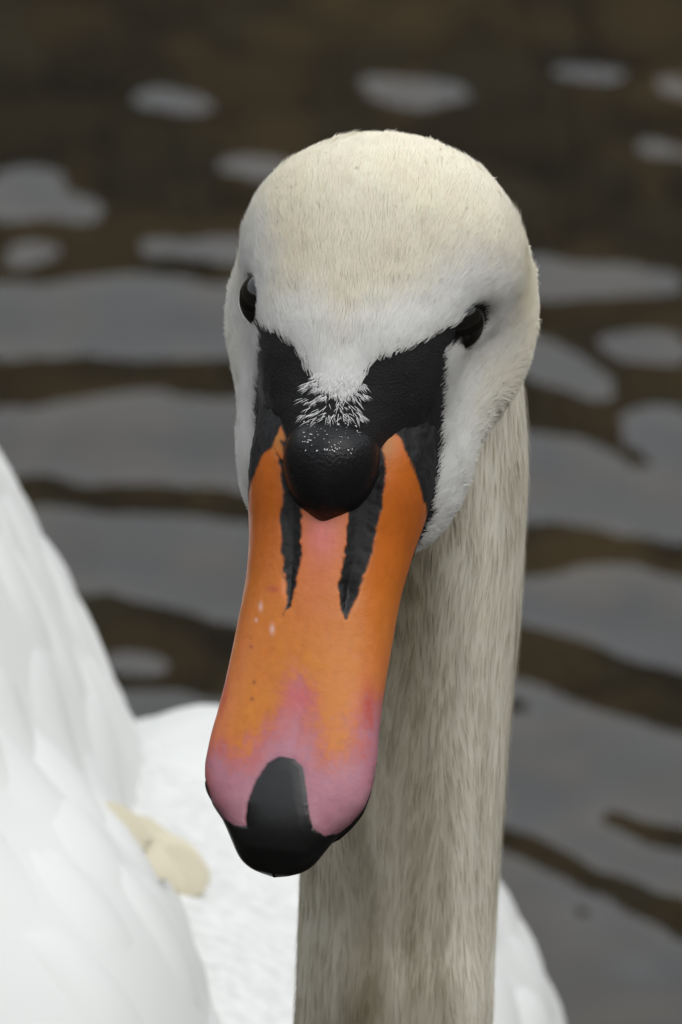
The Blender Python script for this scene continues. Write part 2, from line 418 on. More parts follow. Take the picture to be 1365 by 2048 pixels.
# ------------------------------------------------------------------ bill
FW = [(2.6, 2.02), (3.4, 2.06), (4.27, 2.02), (4.86, 1.93), (5.46, 1.83), (6.64, 1.73), (7.83, 1.74), (9.0, 1.77), (9.6, 1.81), (10.2, 1.87), (10.75, 1.885),
      (11.3, 1.80), (11.7, 1.58), (12.05, 1.27), (12.4, 1.03), (12.7, .84), (12.92, .62), (13.04, .40), (13.1, .03)]
FT = [(2.6, 1.15), (3.6, 1.28), (4.6, 1.12), (5.5, .98), (7, .72), (8.5, .46), (10, .24), (11, .10), (12, -.10), (12.6, -.32), (13.1, -.80)]
FE = [(2.6, -.55), (4.3, -.72), (6, -.78), (8, -.72), (10, -.62), (11, -.62), (12, -.76), (12.6, -.88), (13.1, -.92)]
NT, NB = 240, 40
tt = np.linspace(0, 1, 420); fs = 2.6 + 10.5 * (1 - (1 - tt) ** 1.35)
wv = hermite(fs, *zip(*FW)); tv = hermite(fs, *zip(*FT)); ev = hermite(fs, *zip(*FE))
flat = sm(5, 11, fs)
q = np.linspace(-1, 1, NT)
ex = 2.1 + 0.55 * flat + .7 * sm(5.6, 4.0, fs)                                         # fuller section towards the spoon-shaped tip
ang = q * math.pi / 2
X = np.sign(q)[None] * np.abs(np.sin(ang))[None] ** (2 / ex[:, None]) * wv[:, None]
U = ev[:, None] + (tv - ev)[:, None] * np.abs(np.cos(ang))[None] ** (2 / ex[:, None])
F = np.repeat(fs[:, None], NT, 1)
top = np.stack([X, F, U], -1)
qb = np.linspace(1, -1, NB + 2)[1:-1]
bot = np.stack([qb[None] * wv[:, None] * .97, np.repeat(fs[:, None], NB, 1), np.repeat((ev - .12)[:, None], NB, 1) + .10 * np.abs(qb[None]) ** 6], -1)
G = np.concatenate([top, bot], 1); nr, ncol = G.shape[:2]
GW = h2w(G.reshape(-1, 3)).reshape(nr, ncol, 3)
def grid_normals(A):
    du = np.gradient(A, axis=0); dv = np.roll(A, -1, 1) - np.roll(A, 1, 1); n_ = np.cross(dv, du); return n_ / (np.linalg.norm(n_, axis=-1, keepdims=True) + 1e-9)
GN = grid_normals(GW)
if (GN[100, 120] @ WU) < 0: GN = -GN
x, y = project(GW); istop = np.zeros((nr, ncol), bool); istop[:, :NT] = True
nzp = fbm(GW * 3.0, 100); nzf = fbm(GW * 9.0, 105)
wob = 5 * nzp + 3 * nzf
# markings traced from the photograph (photo pixels), then fixed to the bill
ORANGE = [(527, 905), (545, 893), (552, 870), (562, 852), (571, 868), (568, 905), (590, 1000), (625, 1000), (650, 1035), (690, 1010), (760, 1000), (775, 940), (762, 880), (780, 866), (800, 872),
          (812, 905), (832, 950), (843, 985), (853, 1020), (850, 1060), (832, 1100), (900, 1300), (900, 1800), (300, 1800), (300, 1300), (480, 1100), (497, 1000), (505, 960)]
NOSE_L = [(540, 885), (600, 960), (606, 1050), (600, 1130), (590, 1190), (583, 1212), (563, 1236), (572, 1205), (566, 1150), (562, 1090), (560, 1040), (566, 985), (560, 940), (552, 905)]
NOSE_R = [(700, 990), (770, 930), (772, 975), (760, 1030), (748, 1090), (735, 1140), (716, 1190), (705, 1215), (692, 1243), (680, 1205), (678, 1170), (688, 1110), (694, 1050)]
KNOBB = [(560, 880), (575, 955), (610, 1010), (648, 1036), (690, 1012), (745, 960), (770, 880)]
NAIL = [(492, 1650), (495, 1605), (512, 1560), (535, 1525), (560, 1512), (590, 1516), (607, 1532), (613, 1570), (618, 1615), (628, 1655), (650, 1672), (690, 1660), (730, 1618), (746, 1575), (757, 1530),
        (800, 1560), (780, 1800), (400, 1800), (380, 1560), (414, 1560), (424, 1600), (450, 1635), (470, 1650)]
PINK = [(380, 1490), (440, 1480), (480, 1500), (500, 1475), (545, 1440), (570, 1400), (590, 1340), (610, 1345), (630, 1420), (645, 1470), (660, 1510), (690, 1505), (705, 1440), (728, 1400), (770, 1400), (820, 1430), (820, 1800), (380, 1800)]
d_or = poly_sdf(x, y, ORANGE) + wob; d_nl = poly_sdf(x, y, NOSE_L) + wob * 1.1; d_nr = poly_sdf(x, y, NOSE_R) + wob * 1.1
d_kn = poly_sdf(x, y, KNOBB) + wob; d_na = poly_sdf(x, y, NAIL) + wob * .4; d_pk = poly_sdf(x, y, PINK) + 20 * nzp + 16 * nzf + 16 * fbm(np.stack([G[..., 0] * 4, G[..., 1] * 1.3, G[..., 2]], -1), 118)
orange = C3(.58, .160, .016); deep = C3(.50, .115, .010); yellow = C3(.62, .205, .020); pink = C3(.46, .185, .245); rose = C3(.50, .12, .13); red = C3(.45, .07, .05); black = C3(.010, .010, .011)
long_n = fbm(np.stack([G[..., 0] * 2.2, G[..., 1] * .55, G[..., 2]], -1), 120)
c = mix(np.broadcast_to(orange, GW.shape), deep, np.clip(sm(7.5, 5.0, G[..., 1]) * .8 + .2 * nzp, 0, 1))
c = mix(c, yellow, np.clip(sm(6.5, 8.5, G[..., 1]) * (.55 + .6 * nzp), 0, 1))
cu = G[..., 0] / wv[:, None]
c = mix(c, C3(.60, .165, .05), np.clip(np.exp(-(cu / .28) ** 2) * sm(8.6, 6.3, G[..., 1]) * .8, 0, 1))          # salmon along the ridge
c = mix(c, C3(.62, .17, .17), np.clip(np.exp(-((x - 645) / 34) ** 2 - ((y - 1070) / 50) ** 2) * .75, 0, 1))     # rosy spot below the knob
c = mix(c, C3(.68, .20, .10), np.clip(sm(.55, .95, np.abs(cu)) * sm(6.3, 9.5, G[..., 1]) * (.7 + .5 * long_n), 0, 1))
pk = sm(30, -30, d_pk)
c = mix(c, rose, pk * np.clip(.8 + .5 * nzp, 0, 1) * sm(-75, -5, d_pk)); 
c = mix(c, pink, sm(14, -65, d_pk))
c = mix(c, C3(.50, .27, .315), np.clip(sm(-30, -110, d_pk) * (.45 + .5 * nzp), 0, 1))
c = mix(c, C3(.55, .10, .11), np.clip(np.exp(-((x - 600) / 36) ** 2 - ((y - 1395) / 26) ** 2) * .7, 0, 1))
# rusty scuffs on both sides of the spoon
for (sx, sy, rx, ry) in ((735, 1430, 20, 60), (725, 1500, 20, 45), (452, 1420, 12, 60), (447, 1495, 12, 22)):
    c = mix(c, red, np.clip(np.exp(-((x - sx) / rx) ** 2 - ((y - sy) / ry) ** 2) * (.75 + 1.3 * long_n + .5 * nzf), 0, .9))
spots = rng.random((4, 2)) * np.array([300, 560]) + np.array([470, 1000])
for sx, sy in spots:
    c = mix(c, red * .5, np.clip(np.exp(-((x - sx) ** 2 + (y - sy) ** 2) / (2 + 3 * rng.random()) ** 2) * .7, 0, 1))
for sx, sy, rx, ry in ((522, 1213, 4, 9), (545, 1258, 5, 10), (513, 1240, 3, 4), (548, 1178, 12, 6)):
    c = mix(c, C3(.75, .5, .45) if sy != 1178 else red, np.clip(np.exp(-((x - sx) / rx) ** 2 - ((y - sy) / ry) ** 2) * .7, 0, 1))
yel = np.exp(-((x - 558) / 14) ** 2 - ((y - 880) / 26) ** 2) + np.exp(-((x - 775) / 16) ** 2 - ((y - 890) / 28) ** 2)
c = mix(c, C3(.40, .16, .02), np.clip(yel * .8, 0, 1))
blk = np.maximum.reduce([sm(-3, 4, d_or), sm(3, -4, d_nl), sm(3, -4, d_nr), sm(3, -5, d_kn), sm(4, -5, d_na)])
blk = np.where(istop, blk, 1.0)
c = mix(c, black * .7, blk)
c = .92 * c * (1 + .07 * nzf + .08 * long_n + .05 * fbm(np.stack([G[..., 0] * 9, G[..., 1] * 1.6, G[..., 2]], -1), 125))[..., None]
# relief: sunken nostril strips, folds in the skin at the base, fine pitting
dep = -.12 * np.maximum(sm(4, -22, d_nl), sm(4, -26, d_nr)) - .10 * np.exp(-((x - 703) / 11) ** 2 - ((y - 1178) / 24) ** 2) - .07 * np.exp(-((x - 573) / 8) ** 2 - ((y - 1165) / 26) ** 2)
dep = dep + (.007 * nzp + .0012 * nzf) * sm(-8, 6, d_na) + .020 * sm(6, -10, d_na) * istop - .012 * np.exp(-(d_na / 5) ** 2)
dep = dep + .03 * sm(-2, 10, d_or) * np.sin(G[..., 0] * 26 + 4 * nzp) * sm(5.6, 4.0, G[..., 1]) * .6
fade = sm(13.08, 12.8, G[..., 1])
GW2 = GW + GN * (dep * fade)[..., None]
vi = np.arange(nr * ncol).reshape(nr, ncol)
def quads_of(vi):
    a = vi[:-1]; b = vi[1:]
    return np.stack([a, np.roll(a, -1, 1), np.roll(b, -1, 1), b], -1).reshape(-1, 4)
BQ = quads_of(vi)
mbill = col_material('bill_horn', rough=.40, spec=.38, bump=.08, bscale=1500)
ra = attr_node(mbill, 'rough'); mbill.l(ra.outputs['Fac'], mbill.b.inputs['Roughness'])
mbill.b.inputs['Subsurface Weight'].default_value = .0
bill = mesh_np('upper_bill', GW2.reshape(-1, 3), quads=BQ, mat=mbill.m); part(bill, swan)
set_col(bill.data, 'Col', np.clip(c, 0.004, .9).reshape(-1, 3))
set_f(bill.data, 'rough', (.39 - .08 * blk * sm(9, 11, G[..., 1]) + .30 * blk * sm(8, 6, G[..., 1]) + .08 * nzp + .05 * nzf).ravel())
# the horny nail at the tip
nm = (d_na < -2) & istop & (fs[:, None] < 13.095)
keep = nm[BQ // ncol, BQ % ncol].all(1); nq_ = BQ[keep]; used, inv = np.unique(nq_, return_inverse=True)
NV = (GW2 + GN * (.003 + .014 * sm(-2, -30, d_na) * fade)[..., None]).reshape(-1, 3)[used]
mk = Mat('black_horn'); mk.b.inputs['Base Color'].default_value = (.006, .006, .0065, 1); mk.b.inputs['Roughness'].default_value = .28; mk.b.inputs['Specular IOR Level'].default_value = .45
tcx = mk.node('ShaderNodeTexCoord'); nx = mk.node('ShaderNodeTexNoise', Scale=260.0, Detail=5.0); bx = mk.node('ShaderNodeBump', Strength=.08, Distance=.0005)
mk.l(tcx.outputs['Object'], nx.inputs['Vector']); mk.l(nx.outputs['Fac'], bx.inputs['Height']); mk.l(bx.outputs[0], mk.b.inputs['Normal'])
nail = mesh_np('bill_nail', NV, quads=inv.reshape(-1, 4), mat=mk.m); part(nail, bill)
# lower bill
fl = np.linspace(3.6, 12.7, 90); wl = hermite(fl, *zip(*FW)) * .95; el = hermite(fl, *zip(*FE)) - .10
wl = wl * np.where(fl > 12, np.sqrt(np.clip((12.72 - fl) / .72, 0, 1)), 1) + .01
th = np.linspace(0, 2 * math.pi, 48, endpoint=False)
LB = np.stack([np.cos(th)[None] * wl[:, None], np.repeat(fl[:, None], 48, 1), el[:, None] - .32 + np.sin(th)[None] * np.where(np.sin(th) > 0, .30, .55)[None] * (.3 + .7 * np.sqrt(np.clip((12.72 - fl) / 9, 0, 1)))[:, None]], -1)
lo = mesh_np('lower_bill', h2w(LB.reshape(-1, 3)), quads=quads_of(np.arange(90 * 48).reshape(90, 48)), mat=mk.m); part(lo, swan)
# the knob
uu, vv = np.meshgrid(np.linspace(0, math.pi, 90), np.linspace(0, 2 * math.pi, 120, endpoint=False), indexing='ij')
kd = np.stack([np.sin(uu) * np.cos(vv), np.cos(uu), np.sin(uu) * np.sin(vv)], -1)                 # pole along the bill
kr = np.ones(uu.shape); front = sm(.0, .9, kd[..., 1])
KP = kd * np.array([1.08, 1.0, 1.12])
KP[..., 1] = np.where(kd[..., 1] > 0, kd[..., 1] * 1.30, kd[..., 1] * 1.8)
KP[..., 0] *= 1 - .06 * front
KP[..., 1] += .09 * np.exp(-(kd[..., 0] / .22) ** 2) * front
KP[..., 2] -= .75 * sm(0, -1.8, KP[..., 1]); KP = KP + np.array([0, 4.05, 1.05]); KP[..., 2] -= .10 * (KP[..., 1] - 4.0)
KW = h2w(KP); KW = KW + (kd @ np.stack([WS, WF, WU])) * (.012 * fbm(KW * 1.6, 130) + .002 * fbm(KW * 9, 133))[..., None]
mkn = Mat('knob_skin'); mkn.b.inputs['Base Color'].default_value = (.009, .009, .010, 1); mkn.b.inputs['Roughness'].default_value = .30; mkn.b.inputs['Specular IOR Level'].default_value = .25
tcx = mkn.node('ShaderNodeTexCoord'); nx = mkn.node('ShaderNodeTexNoise', Scale=1300.0, Detail=4.0); bx = mkn.node('ShaderNodeBump', Strength=.35, Distance=.0005)
mkn.l(tcx.outputs['Object'], nx.inputs['Vector']); mkn.l(nx.outputs['Fac'], bx.inputs['Height']); mkn.l(bx.outputs[0], mkn.b.inputs['Normal'])
knob = mesh_np('bill_knob', KW.reshape(-1, 3), quads=quads_of(np.arange(90 * 120).reshape(90, 120)), mat=mkn.m); part(knob, bill)
kx, ky = project(KW.reshape(-1, 3)); print('knob px', kx.min(), kx.max(), ky.min(), ky.max())

# ------------------------------------------------------------------ eyes
me_eye = Mat('eye_gloss'); me_eye.b.inputs['Base Color'].default_value = (.006, .005, .0045, 1); me_eye.b.inputs['Roughness'].default_value = .06; me_eye.b.inputs['Specular IOR Level'].default_value = .45
mlid = Mat('eyelid_skin'); mlid.b.inputs['Base Color'].default_value = (.016, .014, .015, 1); mlid.b.inputs['Roughness'].default_value = .5
for sgn in (-1, 1):
    c0 = EYE * np.array([sgn, 1, 1])
    E = kd * .71; E = c0 + E
    eye = mesh_np('eye', h2w(E.reshape(-1, 3)), quads=quads_of(np.arange(90 * 120).reshape(90, 120)), mat=me_eye.m); part(eye, swan)
    ax = unit([sgn * .93, .25, .28]); t1 = unit(np.cross(ax, [0, 1, 0])); t2 = np.cross(ax, t1)
    A, Bq = np.meshgrid(np.linspace(0, 2 * math.pi, 60, endpoint=False), np.linspace(0, 2 * math.pi, 16, endpoint=False), indexing='ij')
    rr = .62; tube = .075
    ring = c0 + ax * .16 + (np.cos(A)[..., None] * t1 + np.sin(A)[..., None] * t2 * 1.05) * (rr + tube * np.cos(Bq))[..., None] + ax * (tube * np.sin(Bq))[..., None]
    vi2 = np.arange(60 * 16).reshape(60, 16); vi2 = np.concatenate([vi2, vi2[:1]], 0)
    lid = mesh_np('eyelid', h2w(ring.reshape(-1, 3)), quads=quads_of(vi2), mat=mlid.m); part(lid, eye)
    ex_, ey_ = project(h2w(c0[None])); print('eye px', ex_, ey_)

# ------------------------------------------------------------------ wings and back
mw = col_material('white_plumage', rough=.9, spec=.1)
def feather_grid(L, Wd, r_):
    nl, nw = 9, 7
    tl = np.linspace(0, 1, nl)[:, None]; tw = np.linspace(-1, 1, nw)[None]
    prof = np.sqrt(np.clip(np.sin(np.pi * (tl * .86 + .10)), 0, 1)) * (1 - .25 * tl)
    X_ = tw * Wd * .5 * prof + .04 * L * r_.normal() * tl ** 2
    Y_ = (tl + .04 * r_.normal(size=(1, nw)) * tl ** 6) * L * np.ones_like(tw)
    H_ = .06 + .10 * tl ** 1.5 * (.5 + .8 * r_.random()) - .05 * tw ** 2 + .02 * np.exp(-(tw / .15) ** 2)
    rim = (1 - np.abs(tw) ** 4) * (1 - tl ** 5) * sm(-.02, .3, tl)
    H_ = (H_ * 1.5 + .05 * r_.random() + .07) * rim - .07
    return X_, Y_, H_ * np.ones_like(X_)
def place_feather(name, f, P, N, D, parent, L, Wd, col, r_, lift=0.0, conform=True):
    """one feather laid on the surface f = 0, its tip slightly raised"""
    N = unit(N); D = unit(D - (D @ N) * N); S = np.cross(D, N); X_, Y_, H_ = feather_grid(L, Wd, r_)
    Vt = P + X_[..., None] * S + Y_[..., None] * D; sh = Vt.shape; Vt = Vt.reshape(-1, 3)
    if conform:
        Vt = snap(f, Vt, 3); gg = grad(f, Vt); gg /= np.linalg.norm(gg, axis=1, keepdims=True) + 1e-9
    else: gg = np.tile(N, (len(Vt), 1))
    H_ = H_.reshape(-1, 1) * (1 if conform else .3) + lift; top_ = Vt + gg * H_; bot_ = Vt + gg * (H_ - .03)
    nl, nw = sh[:2]; vi_ = np.arange(nl * nw).reshape(nl, nw)
    q_ = np.stack([vi_[:-1, :-1], vi_[:-1, 1:], vi_[1:, 1:], vi_[1:, :-1]], -1).reshape(-1, 4)
    o = mesh_np(name, np.concatenate([top_, bot_]), quads=np.concatenate([q_[:, ::-1], q_ + nl * nw]), mat=mw.m, origin=P); o.parent = parent
    set_col(o.data, 'Col', np.tile(np.array(col) * (1 + .025 * r_.normal()), (2 * nl * nw, 1)))
    return o
def wing(name, f, lo_, hi_, flowdir, nfe, smin_n, seed):
    V_, Q_ = surface_nets(f, lo_, hi_, .6); V_ = snap(f, V_, 2)
    o = mesh_np('wing', V_, quads=Q_, mat=mw.m); part(o, swan)
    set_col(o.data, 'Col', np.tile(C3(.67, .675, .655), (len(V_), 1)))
    gg = grad(f, V_); gg /= np.linalg.norm(gg, axis=1, keepdims=True)
    r_ = np.random.default_rng(seed); vis = np.where((gg @ CT > -.35) & (V_[:, 2] > 5))[0]
    # spread by dart throwing
    pick = []; cand = r_.permutation(vis)
    for i in cand:
        if all(((V_[i] - V_[j]) ** 2).sum() > smin_n ** 2 for j in pick):
            pick.append(i)
        if len(pick) >= nfe: break
    for i in pick:
        d = np.cross(gg[i], np.array(flowdir)); d = unit(d) * (-1 if gg[i][1] < -.45 else 1) + .2 * r_.normal(size=3)
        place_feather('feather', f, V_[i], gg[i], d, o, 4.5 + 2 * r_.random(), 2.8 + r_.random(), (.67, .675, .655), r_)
    return o, V_, gg
cA = px_at_y(-395, 1700, 44); cB = px_at_y(60, 2330, 30); cC = px_at_y(440, 2500, 46)
def rotY(P, c, a):
    q = P - c; ca, sa = math.cos(a), math.sin(a)
    return np.stack([q[..., 0] * ca - q[..., 2] * sa, q[..., 1], q[..., 0] * sa + q[..., 2] * ca], -1)
def f_right(P):                                       # the swan's right wing: shoulder in front, arched quills behind
    d = ell(rotY(P, cA, R(-26)), (0, 0, 0), (8.2, 26, 19.5))
    return smin(d, ell(P, cB, (5.0, 12.0, 8.0)), 3.5)
def f_left(P):
    return smin(ell(P, cC, (9.9, 24, 12.2)), ell(P, cC + np.array([2.0, -14, -6]), (7.0, 10, 8)), 2)
wr, VR, GR = wing('wing', f_right, (-34, 12, 2), (6, 74, 62), (1.0, .15, .25), 290, 2.1, 3)
wl_, VL, GL = wing('wing', f_left, (-18, 18, 2), (12, 74, 40), (1.0, -.15, -.2), 240, 2.1, 4)
wr['label'] = 'raised right wing arched high over the back'; wl_['label'] = 'left wing folded low behind the neck'
# ------------------------------------------------------------------ pin feathers and drops
def ray(objs_px, objs):                                # where sight lines through these pixels meet the bird
    out = []
    from mathutils.bvhtree import BVHTree
    trees = []
    for o in objs:
        vv_ = np.empty(len(o.data.vertices) * 3); o.data.vertices.foreach_get('co', vv_); vv_ = vv_.reshape(-1, 3)
        trees.append(BVHTree.FromPolygons(vv_.tolist(), [list(p.vertices) for p in o.data.polygons]))
    for px, py in objs_px:
        d = Vector(((px - 682.5) / FPX * CR + (1024 - py) / FPX * CU - CT)).normalized(); best = None
        for t in trees:
            hit = t.ray_cast(Vector(CAM / 100), d)
            if hit[0] is not None and (best is None or hit[3] < best[2]): best = (np.array(hit[0]) * 100, np.array(hit[1]), hit[3])
        out.append(best)
    return [b for b in out if b is not None]
pts = []
for _ in range(190):                                   # tufts thinning out from the forehead point onto the knob
    t = rng.random(); yy = 745 + 160 * t ** 1.2; ww = 46 + 2 * t + 16 * math.sin(t * 3.1)
    pts.append((672 - 10 * t + ww * (rng.random() * 2 - 1), yy))
hits = ray(pts, (body, bill, knob))
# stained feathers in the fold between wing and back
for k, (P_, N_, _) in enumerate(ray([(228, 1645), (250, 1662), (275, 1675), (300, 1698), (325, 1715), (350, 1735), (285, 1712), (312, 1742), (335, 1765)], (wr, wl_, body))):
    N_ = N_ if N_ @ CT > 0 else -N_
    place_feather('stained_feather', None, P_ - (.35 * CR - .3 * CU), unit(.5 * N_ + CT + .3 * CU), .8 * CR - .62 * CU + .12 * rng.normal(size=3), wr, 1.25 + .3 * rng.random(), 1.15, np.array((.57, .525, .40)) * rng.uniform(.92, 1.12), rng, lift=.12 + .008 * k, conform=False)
TP, TN, TD, TL, TW = [], [], [], [], []
for (P_, N_, _), (px, py) in zip(hits, pts):
    far = (py - 735) / 175; kf = 7 if far < .35 else (3 if far < .6 else 1)
    if N_ @ CT < 0: N_ = -N_
    for j in range(kf):
        TP.append(P_ + .02 * rng.normal(size=3)); TN.append(N_)
        TD.append(WF * (.5 + .4 * rng.random()) + WS * (.9 * (px - 672) / 60 + .35 * rng.normal())); TL.append((.20 if kf > 1 else .045) * (.6 + .7 * rng.random())); TW.append(.013 if kf > 1 else .030)
TP, TN, TD = map(np.array, (TP, TN, TD))
blades('pin_feathers', TP, TN, TD, np.array(TL), np.array(TW), .5 + .4 * rng.random(len(TP)), np.tile(C3(.78, .78, .77), (len(TP), 1)), MF, swan)
mdrop = Mat('water_drop'); mdrop.b.inputs['Base Color'].default_value = (1, 1, 1, 1); mdrop.b.inputs['Roughness'].default_value = .02; mdrop.b.inputs['Transmission Weight'].default_value = 1.0; mdrop.b.inputs['IOR'].default_value = 1.33
dp = [(654, 313), (716, 343), (660, 405), (675, 602), (820, 470), (1000, 765), (960, 690), (985, 660), (1010, 640), (560, 380), (900, 300), (800, 300), (930, 420), (480, 700), (465, 780), (1040, 720), (950, 900), (880, 560)] + [(665 + 85 * rng.normal() * .6, 850 + 40 * rng.normal()) for _ in range(34)] + [(840 + 25 * rng.normal(), 780 + 50 * rng.normal()) for _ in range(14)]
dh_ = ray(dp, (body, bill, knob)); bmd = bmesh.new()
for P_, N_, _ in dh_:
    r_ = .018 + .022 * rng.random() ** 2
    bmesh.ops.create_icosphere(bmd, subdivisions=2, radius=r_ / 100, matrix=Matrix.Translation(Vector((P_ + N_ * (.1 if mask_sdf(P_[None])[0] > .05 else .006)) / 100)))
med = bpy.data.meshes.new('water_beads'); bmd.to_mesh(med); bmd.free(); med.materials.append(mdrop.m)
for p in med.polygons: p.use_smooth = True
drops = link(bpy.data.objects.new('water_beads', med)); part(drops, swan); drops['kind'] = 'stuff'

# ------------------------------------------------------------------ ground, pond bed and water
def axis(lo_, hi_, step, far, grow=1.16):
    a = list(np.arange(lo_, hi_ + step * .5, step)); s = step
    while a[-1] < far: s *= grow; a.append(a[-1] + s)
    s = step
    while a[0] > -far: s *= grow; a.insert(0, a[0] - s)
    return np.array(a)
gx = axis(-60, 60, 6, 40000, 1.12); gy = axis(60, 260, 6, 40000, 1.12)
XX, YY = np.meshgrid(gx, gy, indexing='ij')
rad = np.hypot(XX, (YY - 420)); an = np.arctan2(YY - 420, XX)
edge_n = fbm(np.stack([np.cos(an) * 4, np.sin(an) * 4, rad * 0], -1), 200)
shore = 640 + 25 * edge_n
hgt = -38 + (38 + 12) * sm(shore - 120, shore + 20, rad) + 495 * sm(shore + 120, shore + 520, rad) * (1 + .04 * edge_n) + 60 * sm(2000, 9000, rad) * (1 + fbm(np.stack([XX, YY, XX * 0], -1) / 3000, 205))
hgt = hgt + 2.0 * fbm(np.stack([XX, YY, XX * 0], -1) / 14, 210) * sm(6000, 500, rad)
vi3 = np.arange(XX.size).reshape(XX.shape)
GQ = np.stack([vi3[:-1, :-1], vi3[1:, :-1], vi3[1:, 1:], vi3[:-1, 1:]], -1).reshape(-1, 4)
mg = Mat('pond_earth'); tcg = mg.node('ShaderNodeTexCoord'); n1 = mg.node('ShaderNodeTexNoise', Scale=22.0, Detail=6.0); n2 = mg.node('ShaderNodeTexNoise', Scale=3.0, Detail=4.0)
mg.l(tcg.outputs['Object'], n1.inputs['Vector']); mg.l(tcg.outputs['Object'], n2.inputs['Vector'])
r1 = mg.node('ShaderNodeValToRGB'); e = r1.color_ramp.elements; e[0].position = .35; e[0].color = (.030, .026, .020, 1); e[1].position = .66; e[1].color = (.12, .098, .062, 1)
e2 = e.new(.52); e2.color = (.070, .058, .038, 1)
mg.l(n1.outputs['Fac'], r1.inputs['Fac']); mg.l(r1.outputs[0], mg.b.inputs['Base Color']); mg.b.inputs['Roughness'].default_value = .95
ground = mesh_np('ground', np.stack([XX, YY, hgt], -1).reshape(-1, 3), quads=GQ, mat=mg.m); ground['kind'] = 'structure'
# stones on the pond bed
ms = Mat('bed_stone'); oi = attr_node(ms, 'Col'); ms.l(oi.outputs['Color'], ms.b.inputs['Base Color']); ms.b.inputs['Roughness'].default_value = .9
bms = bmesh.new(); bmesh.ops.create_icosphere(bms, subdivisions=2, radius=1.0); IV = np.array([v.co for v in bms.verts]); IT = np.array([[v.index for v in f.verts] for f in bms.faces]); bms.free()
ns = 1500; SV, ST, SCo = [], [], []
for k in range(ns):
    p = np.array([rng.uniform(-70, 70), rng.uniform(40, 330), -38.0]); s = np.array([1, .8, .45]) * rng.uniform(1.4, 4.2); a_ = rng.uniform(0, 6.28)
    v_ = IV * (1 + .22 * noise(IV * 1.4 + k * 7.3, 220)[:, None]) * s; ca, sa = math.cos(a_), math.sin(a_)
    v_ = np.stack([v_[:, 0] * ca - v_[:, 1] * sa, v_[:, 0] * sa + v_[:, 1] * ca, v_[:, 2]], -1) + p
    ST.append(IT + len(SV) * len(IV)); SV.append(v_)
    t = rng.random(); cc = (C3(.125, .10, .065) if t < .45 else C3(.06, .062, .062) if t < .78 else C3(.035, .03, .022)) * rng.uniform(.6, 1.3); SCo.append(np.tile(cc, (len(IV), 1)))
stones = mesh_np('pond_stones', np.concatenate(SV), tris=np.concatenate(ST), mat=ms.m); set_col(stones.data, 'Col', np.concatenate(SCo)); stones['kind'] = 'stuff'
stones['label'] = 'brown and grey stones covering the bed under the water'; stones['category'] = 'stones'

# water: ripples whose slopes follow the light and dark bands of the photograph
wx = axis(-16, 16, .22, 40000, 1.12); wy = axis(20, 290, .30, 40000, 1.12)
WX, WY = np.meshgrid(wx, wy, indexing='ij')
wp = np.stack([WX, WY, WX * 0], -1); pxx, pyy = project(wp)
# bright bands: polygons in photo pixels
BANDS = [
 [(262, 175), (330, 168), (390, 188), (440, 212), (430, 238), (340, 232), (268, 214)],
 [(420, 312), (520, 310), (600, 325), (600, 358), (500, 356), (425, 342)],
 [(-80, 330), (60, 330), (130, 352), (135, 388), (205, 405), (205, 440), (60, 442), (-80, 438)],
 [(15, 488), (80, 482), (132, 492), (130, 524), (60, 528), (18, 520)],
 [(268, 486), (380, 482), (600, 490), (600, 538), (380, 534), (270, 528)],
 [(-100, 565), (120, 556), (300, 558), (460, 572), (620, 600), (620, 690), (470, 712), (300, 718), (120, 702), (-100, 690)],
 [(-100, 800), (60, 806), (180, 790), (320, 782), (480, 795), (640, 800), (640, 985), (470, 968), (300, 955), (120, 940), (-100, 925)],
 [(40, 985), (180, 1008), (320, 1022), (500, 1045), (640, 1060), (640, 1240), (470, 1216), (330, 1185), (150, 1150), (40, 1120)],
 [(190, 1290), (270, 1288), (345, 1310), (320, 1340), (220, 1330)],
 [(200, 1368), (300, 1372), (480, 1395), (640, 1420), (640, 1600), (200, 1560)],
 [(735, 148), (800, 150), (955, 172), (950, 205), (870, 204), (740, 176)],
 [(1100, 118), (1200, 120), (1256, 140), (1250, 172), (1180, 166), (1105, 150)],
 [(1295, 145), (1460, 138), (1460, 200), (1310, 184)], [(1275, 278), (1460, 285), (1460, 325), (1285, 316)],
 [(900, 500), (1080, 515), (1250, 530), (1460, 556), (1460, 604), (1260, 590), (1080, 600), (900, 590)],
 [(1180, 672), (1300, 664), (1460, 680), (1460, 735), (1280, 724), (1195, 704)],
 [(980, 640), (1075, 668), (1130, 690), (1200, 740), (1235, 790), (1215, 818), (1140, 790), (1070, 770), (980, 720)],
 [(960, 850), (1075, 862), (1180, 888), (1285, 935), (1320, 925), (1240, 885), (1226, 830), (1300, 815), (1460, 830), (1460, 1085), (1300, 1072), (1150, 1045), (960, 1040)],
 [(900, 1150), (1060, 1150), (1190, 1130), (1300, 1134), (1460, 1160), (1460, 1350), (1280, 1318), (1130, 1272), (900, 1230)],
 [(880, 1340), (1020, 1365), (1200, 1420), (1460, 1500), (1460, 1640), (1340, 1655), (1215, 1622), (1215, 1650), (1300, 1690), (1460, 1720), (1460, 1820), (1250, 1760), (1100, 1700), (1010, 1660), (880, 1600)],
 [(880, 1660), (1015, 1710), (1150, 1775), (1365, 1885), (1460, 1910), (1460, 2300), (880, 2300)]]
DARKS = [[(1125, 1806), (1160, 1812), (1195, 1848), (1150, 1838)], [(1258, 1938), (1285, 1945), (1300, 1968), (1272, 1962)], [(1015, 1400), (1060, 1420), (1050, 1440), (1010, 1425)]]
inwin = (pxx > -120) & (pxx < 1480) & (pyy > -150) & (pyy < 2250)
dB = np.full(WX.shape, 1e3); xi, yi = pxx[inwin], pyy[inwin]; dd = np.full(xi.shape, 1e3)
